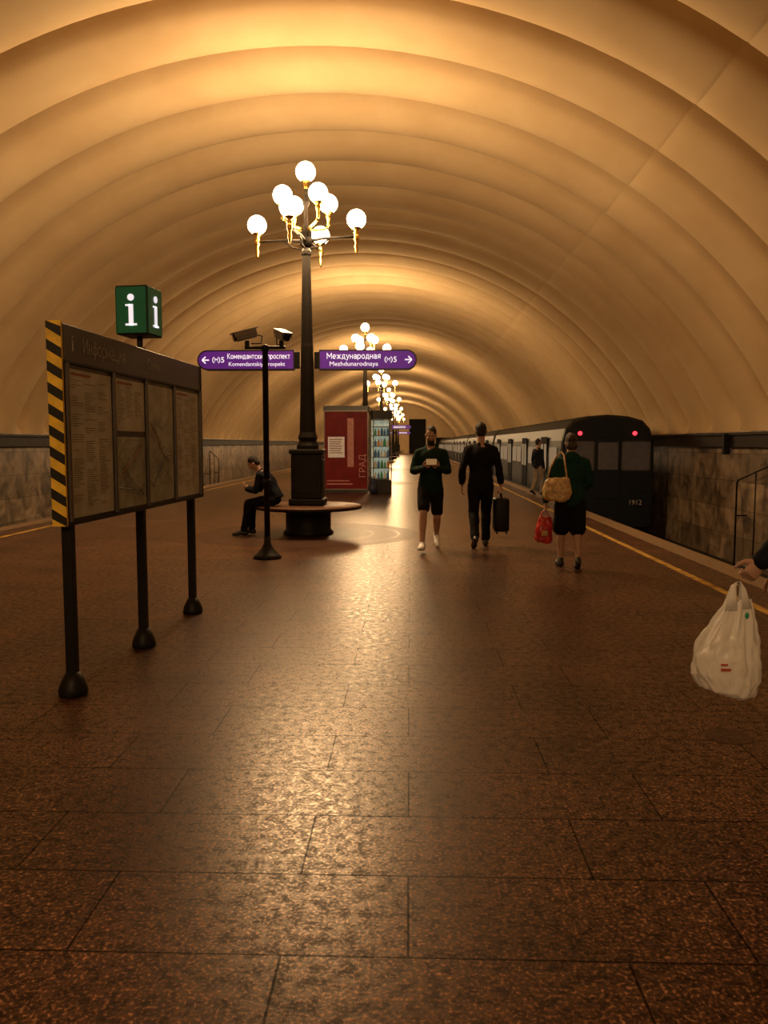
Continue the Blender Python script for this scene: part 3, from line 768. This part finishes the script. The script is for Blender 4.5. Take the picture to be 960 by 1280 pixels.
def person(label,loc,rz,H,p,top,bottom,shoes,hair,vox=.008,group=None,beard=0,hood=0,bun=0,w=1,sleeve=1.0,chunky=0):
    s=H/1.80
    t=thing('person',label,'person',loc,rz,group)
    hm=Matrix.Translation(p['head'])@Matrix.Rotation(p['hy'],4,'Z')@Matrix.Rotation(p['hp'],4,'X')
    bm=NB()
    torso(bm,p,-.15,1.0,-.004,w)
    tube(bm,[p['R']['sh'],p['neck']-Z_*.05,p['L']['sh']],[.052,.07,.052],12,True)
    tube(bm,[p['neck']-Z_*.03,p['neck'].lerp(hm@V((0,-.02,-.05)),.5),hm@V((0,-.02,-.05))],[.064,.056,.056],14,True)
    blob(bm,(0,-.012,.03),(.075,.093,.088),hm,3);blob(bm,(0,.02,-.02),(.063,.073,.085),hm,3);blob(bm,(0,.035,-.072),(.045,.048,.038),hm,3)
    tube(bm,[hm@V((0,.088,.02)),hm@V((0,.104,-.01)),hm@V((0,.108,-.022))],[.008,.012,.014],8,True)
    tube(bm,[hm@V((-.040,.074,.030)),hm@V((-.015,.086,.032)),hm@V((.015,.086,.032)),hm@V((.040,.074,.030))],.010,8,True)
    for sx in(-1,1):
        blob(bm,(sx*.077,-.008,-.008),(.012,.02,.031),hm);blob(bm,(sx*.04,.062,-.02),(.022,.02,.018),hm)
    blob(bm,(0,.085,-.052),(.024,.013,.009),hm)
    for n in'RL':
        q=p[n];arm(bm,q,0);hand(bm,q['wr'],q['hd'],q['hn'],q['ht'],q['curl']);leg(bm,q,0,2);foot(bm,q,-.006)
    inv=hm.inverted()
    def post(me):
        me.materials.append(m_lip);me.materials.append(m_hair)
        for f in me.polygons:
            c=inv@f.center
            if c.length<.16:
                if abs(c.x)<.022 and abs(c.z+.052)<.007 and c.y>.07:f.material_index=1
                elif beard and c.y>-.01 and (c.z<-.055 or (c.z<-.033 and (abs(c.x)>.045 or abs(c.x)<.03 and c.z>-.044 and c.y>.06) )) and abs(c.x)<.072:f.material_index=2
                elif abs(abs(c.x)-.031)<.015 and abs(c.z-.034)<.004 and c.y>.06:f.material_index=2
    remeshed('body',bm,vox,m_skin,t,2,0,post,s)
    for sx in(-1,1):
        bm=NB();sphere(bm,(0,0,0),.0115,14,10)
        for f in bm.faces:
            f.material_index=1 if f.calc_center_median().normalized().y>.80 else 0
        bmesh.ops.transform(bm,matrix=Matrix.Scale(s,4)@hm@Matrix.Translation((sx*.031,.0755,.010)),verts=bm.verts[:])
        obj('eye',bm,[m_eye,m_iris],t,True)
    bm=NB();blob(bm,(0,-.028,.046),(.083,.094,.088),hm,3);blob(bm,(0,-.055,-.01),(.074,.055,.072),hm,3)
    for sx in(-1,1):blob(bm,(sx*.06,-.02,.03),(.022,.035,.04),hm,2)
    if bun:blob(bm,(0,-.11,.06),(.045,.04,.045),hm,3);blob(bm,(0,-.06,-.05),(.078,.06,.06),hm,3)
    remeshed('hair',bm,.009,hair,t,1,.010,None,s)
    bm=NB();torso(bm,p,-.16,.97,.020,w)
    tube(bm,[p['R']['sh'],p['neck']-Z_*.04,p['L']['sh']],[.066,.078,.066],12,True)
    for n in'RL':arm(bm,p[n],.016,0,sleeve,.004)
    if hood:
        nk=p['neck'];blob(bm,nk+V((0,-.085,.0)),(.11,.06,.09),None,3);tube(bm,[nk+V((-.075,0,.0)),nk+V((0,-.08,.05)),nk+V((.075,0,0)),nk+V((.05,.07,-.03)),nk+V((-.05,.07,-.03)),nk+V((-.075,0,.0))],.03,10,True)
    else:tube(bm,[p['neck']-Z_*.04,p['neck']+Z_*.012],[.08,.068],14,True)
    remeshed('jacket' if sleeve>=1 else 'shirt',bm,.012,top,t,3,.013,None,s)
    kind,mt=bottom;bm=NB()
    torso(bm,p,-.25,.14,.014,w)
    for n in'RL':leg(bm,p[n],.016 if kind!='loose_shorts' else .026,{'shorts':.78,'loose_shorts':.93,'trousers':1.93}[kind],.012 if kind!='loose_shorts' else .03)
    remeshed('trousers' if kind=='trousers' else 'shorts',bm,.012,mt,t,3,.010,None,s)
    for n in'RL':
        bm=NB();an,uf=foot(bm,p[n],.006+.005*chunky)
        def post(me,an=an,uf=uf):
            me.materials.append(m_rub)
            for v in me.vertices:
                k=(v.co-an).dot(uf)
                if k<-.085:v.co+=uf*(-.085-k)
                if k>.035:v.co-=uf*(k-.035)*.7
            for f in me.polygons:
                if (f.center-an).dot(uf)<-.076:f.material_index=1
        remeshed('shoe',bm,.008,shoes,t,1,0,post,s)
    return t
# 1 man walking to camera, reading phone
p=pose_std();p['hp']=-math.radians(22);p['head']+=V((0,.035,-.01));p['pel'].z-=.02
upd(p,'R',el=(.245,.03,1.16),wr=(.095,.25,1.20),hd=(-.55,.55,.55),hn=(-.5,-.3,.8),ht=(-.1,-.6,.6),curl=.55,kn=(.11,.24,.55),an=(.13,.36,.11),toe=(.12,1,.16))
upd(p,'L',el=(-.245,.03,1.16),wr=(-.095,.25,1.20),hd=(.55,.55,.55),hn=(.5,-.3,.8),ht=(.1,-.6,.6),curl=.55,kn=(-.095,-.01,.48),an=(-.10,-.30,.19),toe=(-.1,.76,-.62))
person('bearded person in dark hooded jacket and black shorts walking forward, looking at a phone',(.31,11.75,0),PI,1.80,p,m_dgreen,('shorts',m_black),m_shoew,m_hair,.006,beard=1,hood=1,chunky=1)
bm=NB();box(bm,-.075,.075,-.006,.006,-.05,.05,.004,mat=Matrix.Translation((.31,11.75-.375,1.295))@Matrix.Rotation(math.radians(-35),4,'X'));tag(obj('phone',bm,m_phone),'pale phone held in both hands by the bearded person','phone')
# 2 man walking away with suitcase
p=pose_std()
upd(p,'R',el=(.26,-.04,1.15),wr=(.295,.0,.90),hd=(.02,.05,-1),hn=(-1,0,0),ht=(0,1,0),curl=1.3,kn=(.10,.16,.51),an=(.095,.16,.09),toe=(.1,1,0))
upd(p,'L',el=(-.26,-.06,1.15),wr=(-.27,.03,.90),curl=.5,kn=(-.095,.02,.50),an=(-.09,-.23,.16),toe=(-.08,.84,-.5))
person('person in black shirt and trousers walking away, carrying a dark suitcase',(1.06,12.0,0),0,1.86,p,m_black,('trousers',m_black),m_shoeb,m_hair,.008,sleeve=.75)
t=thing('suitcase','black suitcase carried in the right hand of the person in black','suitcase',(1.37,12.02,.22))
bm=NB();box(bm,-.11,.11,-.2,.2,.03,.53,.045,seg=4);obj('shell',bm,m_case,t,True)
bm=NB();tube(bm,[(0,-.09,.52),(0,-.08,.575),(0,-.05,.59),(0,.05,.59),(0,.08,.575),(0,.09,.52)],.012,8,True);obj('handle',bm,m_rub,t)
bm=NB();box(bm,-.114,.114,-.008,.008,.05,.51);obj('zip_band',bm,m_rub,t)
for a in(-.07,.07):
    for b in(-.15,.15):
        bm=NB();cyl(bm,(a-.012,b,.02),(a+.012,b,.02),.024,12);obj('wheel',bm,m_rub,t)
# 3 woman with bags
p=pose_std();p['head']+=V((0,.02,-.01));p['hp']=-math.radians(8)
upd(p,'R',el=(.25,.04,1.15),wr=(.20,.24,1.05),hd=(-.3,.9,.1),curl=.6,hn=(-1,0,0),ht=(0,.1,1),kn=(.10,.02,.50),an=(.095,-.16,.13),toe=(.06,.93,-.32))
upd(p,'L',el=(-.30,.02,1.15),wr=(-.325,.04,.90),hd=(0,.05,-1),hn=(1,0,0),ht=(0,1,0),curl=1.4,kn=(-.10,.14,.50),an=(-.1,.13,.09),toe=(-.1,1,0))
person('person in bottle green hooded jacket and loose black shorts walking away, with tan shoulder bag',(2.0,10.0,0),math.radians(-4),1.68,p,m_green2,('loose_shorts',m_black),m_shoeb,m_hairg,.008,hood=1,bun=1,w=1.1)
t=thing('shoulder_bag','tan leather shoulder bag at the left side of the person in green','bag',(1.80,9.80,.84),math.radians(-25))
bm=NB()
loft(bm,[(V((0,0,.01)),X_*.10,Y_*.05),(V((0,0,.04)),X_*.165,Y_*.075),(V((0,0,.14)),X_*.185,Y_*.07),(V((0,0,.24)),X_*.165,Y_*.045),(V((0,0,.30)),X_*.13,Y_*.02)],20)
remeshed('bag_body',bm,.012,m_tan,t,2,.018)
bm=NB();tube(bm,[(-.13,.0,.26),(-.10,.03,.42),(-.05,.10,.56),(.0,.17,.61),(.05,.10,.57),(.09,.02,.43),(.12,0,.26)],.011,8,True);obj('strap',bm,m_tan,t,True)
t=thing('carrier_bag','shiny red carrier bag hanging from the left hand of the person in green','bag',(1.69,10.04,.31))
bm=NB();loft(bm,[(V((0,0,0)),X_*.08,Y_*.06),(V((0,0,.05)),X_*.115,Y_*.08),(V((0,0,.2)),X_*.11,Y_*.075),(V((0,0,.30)),X_*.085,Y_*.03),(V((0,0,.33)),X_*.07,Y_*.015)],18);remeshed('bag_body',bm,.01,m_redbag,t,1,.022)
bm=NB()
for yy in(-.015,.015):tube(bm,[(-.05,yy,.31),(-.035,yy,.38),(0,yy*.5,.42),(.035,yy,.38),(.05,yy,.31)],.006,6,True)
obj('handle',bm,m_redbag,t)
bm=NB();box(bm,-.045,.03,-.088,-.08,.1,.17,.002);obj('pale_print',bm,m_tan,t)
# 4 passenger by train door
p=pose_std();upd(p,'R',kn=(.095,.12,.5),an=(.09,.1,.09));upd(p,'L',kn=(-.095,.0,.5),an=(-.09,-.16,.14),toe=(0,.9,-.4))
person('distant person in dark jacket and beige trousers stepping towards the train door',(3.92,24.6,0),math.radians(-60),1.70,p,m_navy,('trousers',m_beige),m_shoeb,m_hair,.012)
# 5 person at right edge with plastic bag
p=pose_std()
upd(p,'L',el=(-.245,.15,1.20),wr=(-.235,.345,1.02),hd=(.0,.62,-.78),hn=(1,.0,0),ht=(0,.78,.6),curl=1.35,kn=(-.095,-.04,.5),an=(-.095,-.15,.09))
upd(p,'R',kn=(.095,-.04,.5),an=(.095,-.13,.09))
p5=person('person in dark jacket holding a white plastic bag, mostly cut off at the right edge',(2.0,4.03,0),PI/2,1.76,p,m_navy,('trousers',m_black),m_shoeb,m_hair,.0055)
# 6 seated
p=pose_std();p['pel']=V((0,.0,.655));p['chest']=V((0,.14,.95));p['neck']=V((0,.29,1.11));p['head']=V((0,.40,1.265));p['hp']=-math.radians(38);p['u0']=-.03
for n,s in(('R',1),('L',-1)):
    upd(p,n,sh=(s*.18,.26,1.06),el=(s*.22,.33,.80),wr=(s*.08,.50,.82),hd=(-s*.4,.6,.5),hn=(-s*.3,-.4,.8),ht=(0,-.6,.7),curl=.6,hip=(s*.09,.03,.64),kn=(s*.12,.46,.575),an=(s*.13,.47,.095),toe=(s*.15,1,0))
upd(p,'L',an=(-.12,.56,.095),kn=(-.12,.48,.575))
sp=person('person in dark clothes sitting hunched forward on the left of the round bench',(-2.25,13.45,0),PI/2,1.74,p,m_navy,('trousers',m_black),m_shoeb,m_hair,.009)

# ---------------------------------------------------------------- plastic bag
m_bag=M('thin_white_plastic',(.95,.95,.95),.3,var=.05,scale=10,alpha=.7)
t=thing('plastic_bag','crumpled white plastic carrier bag hanging from the hand at the right edge','bag',(1.53,3.80,.345))
prof=[(0,.04,.03,.02),(.008,.085,.06,.0),(.03,.125,.08,-.005),(.10,.155,.09,-.012),(.19,.155,.085,-.014),(.27,.13,.07,-.004),(.34,.105,.05,.008),(.40,.085,.035,.02),(.44,.065,.022,.03),(.47,.05,.016,.035)]
bm=NB();rows=[];seg=96
def fr(a,z):
    k=max(0,min(1,(z-.05)/.4))
    return 1+.10*k*math.sin(9*a+6*z)+.07*k*math.sin(17*a-9*z)+.11*noise.noise(V((math.cos(a)*3,math.sin(a)*3,z*9)))+.07*noise.noise(V((math.cos(a)*9,math.sin(a)*9,z*24)))
for i in range(60):
    z=.47*(i/59)**1.3
    for a,b in zip(prof,prof[1:]):
        if z<=b[0]+1e-9:
            k=(z-a[0])/(b[0]-a[0]);rx=a[1]+(b[1]-a[1])*k;ry=a[2]+(b[2]-a[2])*k;ox=a[3]+(b[3]-a[3])*k;break
    rows.append([bm.verts.new((ox+rx*fr(2*PI*j/seg,z)*math.cos(2*PI*j/seg),ry*fr(2*PI*j/seg,z)*math.sin(2*PI*j/seg),z+.02*noise.noise(V((j*.2,z*4,0)))*(1 if z>.02 else 0)-.02*math.cos(2*PI*j/seg)*(1-z/.47))) for j in range(seg)])
for a,b in zip(rows,rows[1:]):
    for j in range(seg):bm.faces.new((a[j],a[(j+1)%seg],b[(j+1)%seg],b[j]))
bm.faces.new(rows[0][::-1])
obj('bag_body',bm,m_bag,t,True)
bm=NB()
for yy in(-.022,.022):
    loft(bm,[(V((-.01,yy,.42)),X_*.03,Y_*.006),(V((.0,yy*.6,.49)),X_*.018,Y_*.006),(V((.006,yy*.3,.535)),X_*.011,Y_*.005),(V((.03,0,.555)),X_*.011,Y_*.005),(V((.05,yy*.4,.52)),X_*.013,Y_*.005),(V((.06,yy,.43)),X_*.026,Y_*.006)],10)
obj('handle',bm,m_bag,t,True)
m_gp=M('green_print',(.02,.3,.2),.5);m_op=M('red_print',(.55,.09,.04),.5)
bm=NB();box(bm,-.075,-.03,-.098,-.090,.15,.16);box(bm,-.075,-.045,-.098,-.090,.175,.182);obj('red_print',bm,m_op,t)
bm=NB();blob(bm,(.06,-.035,.40),(.010,.006,.016));obj('green_print',bm,m_gp,t)

w=bpy.data.worlds.new('w');S.world=w;w.use_nodes=True
w.node_tree.nodes['Background'].inputs[0].default_value=(.02,.012,.006,1)
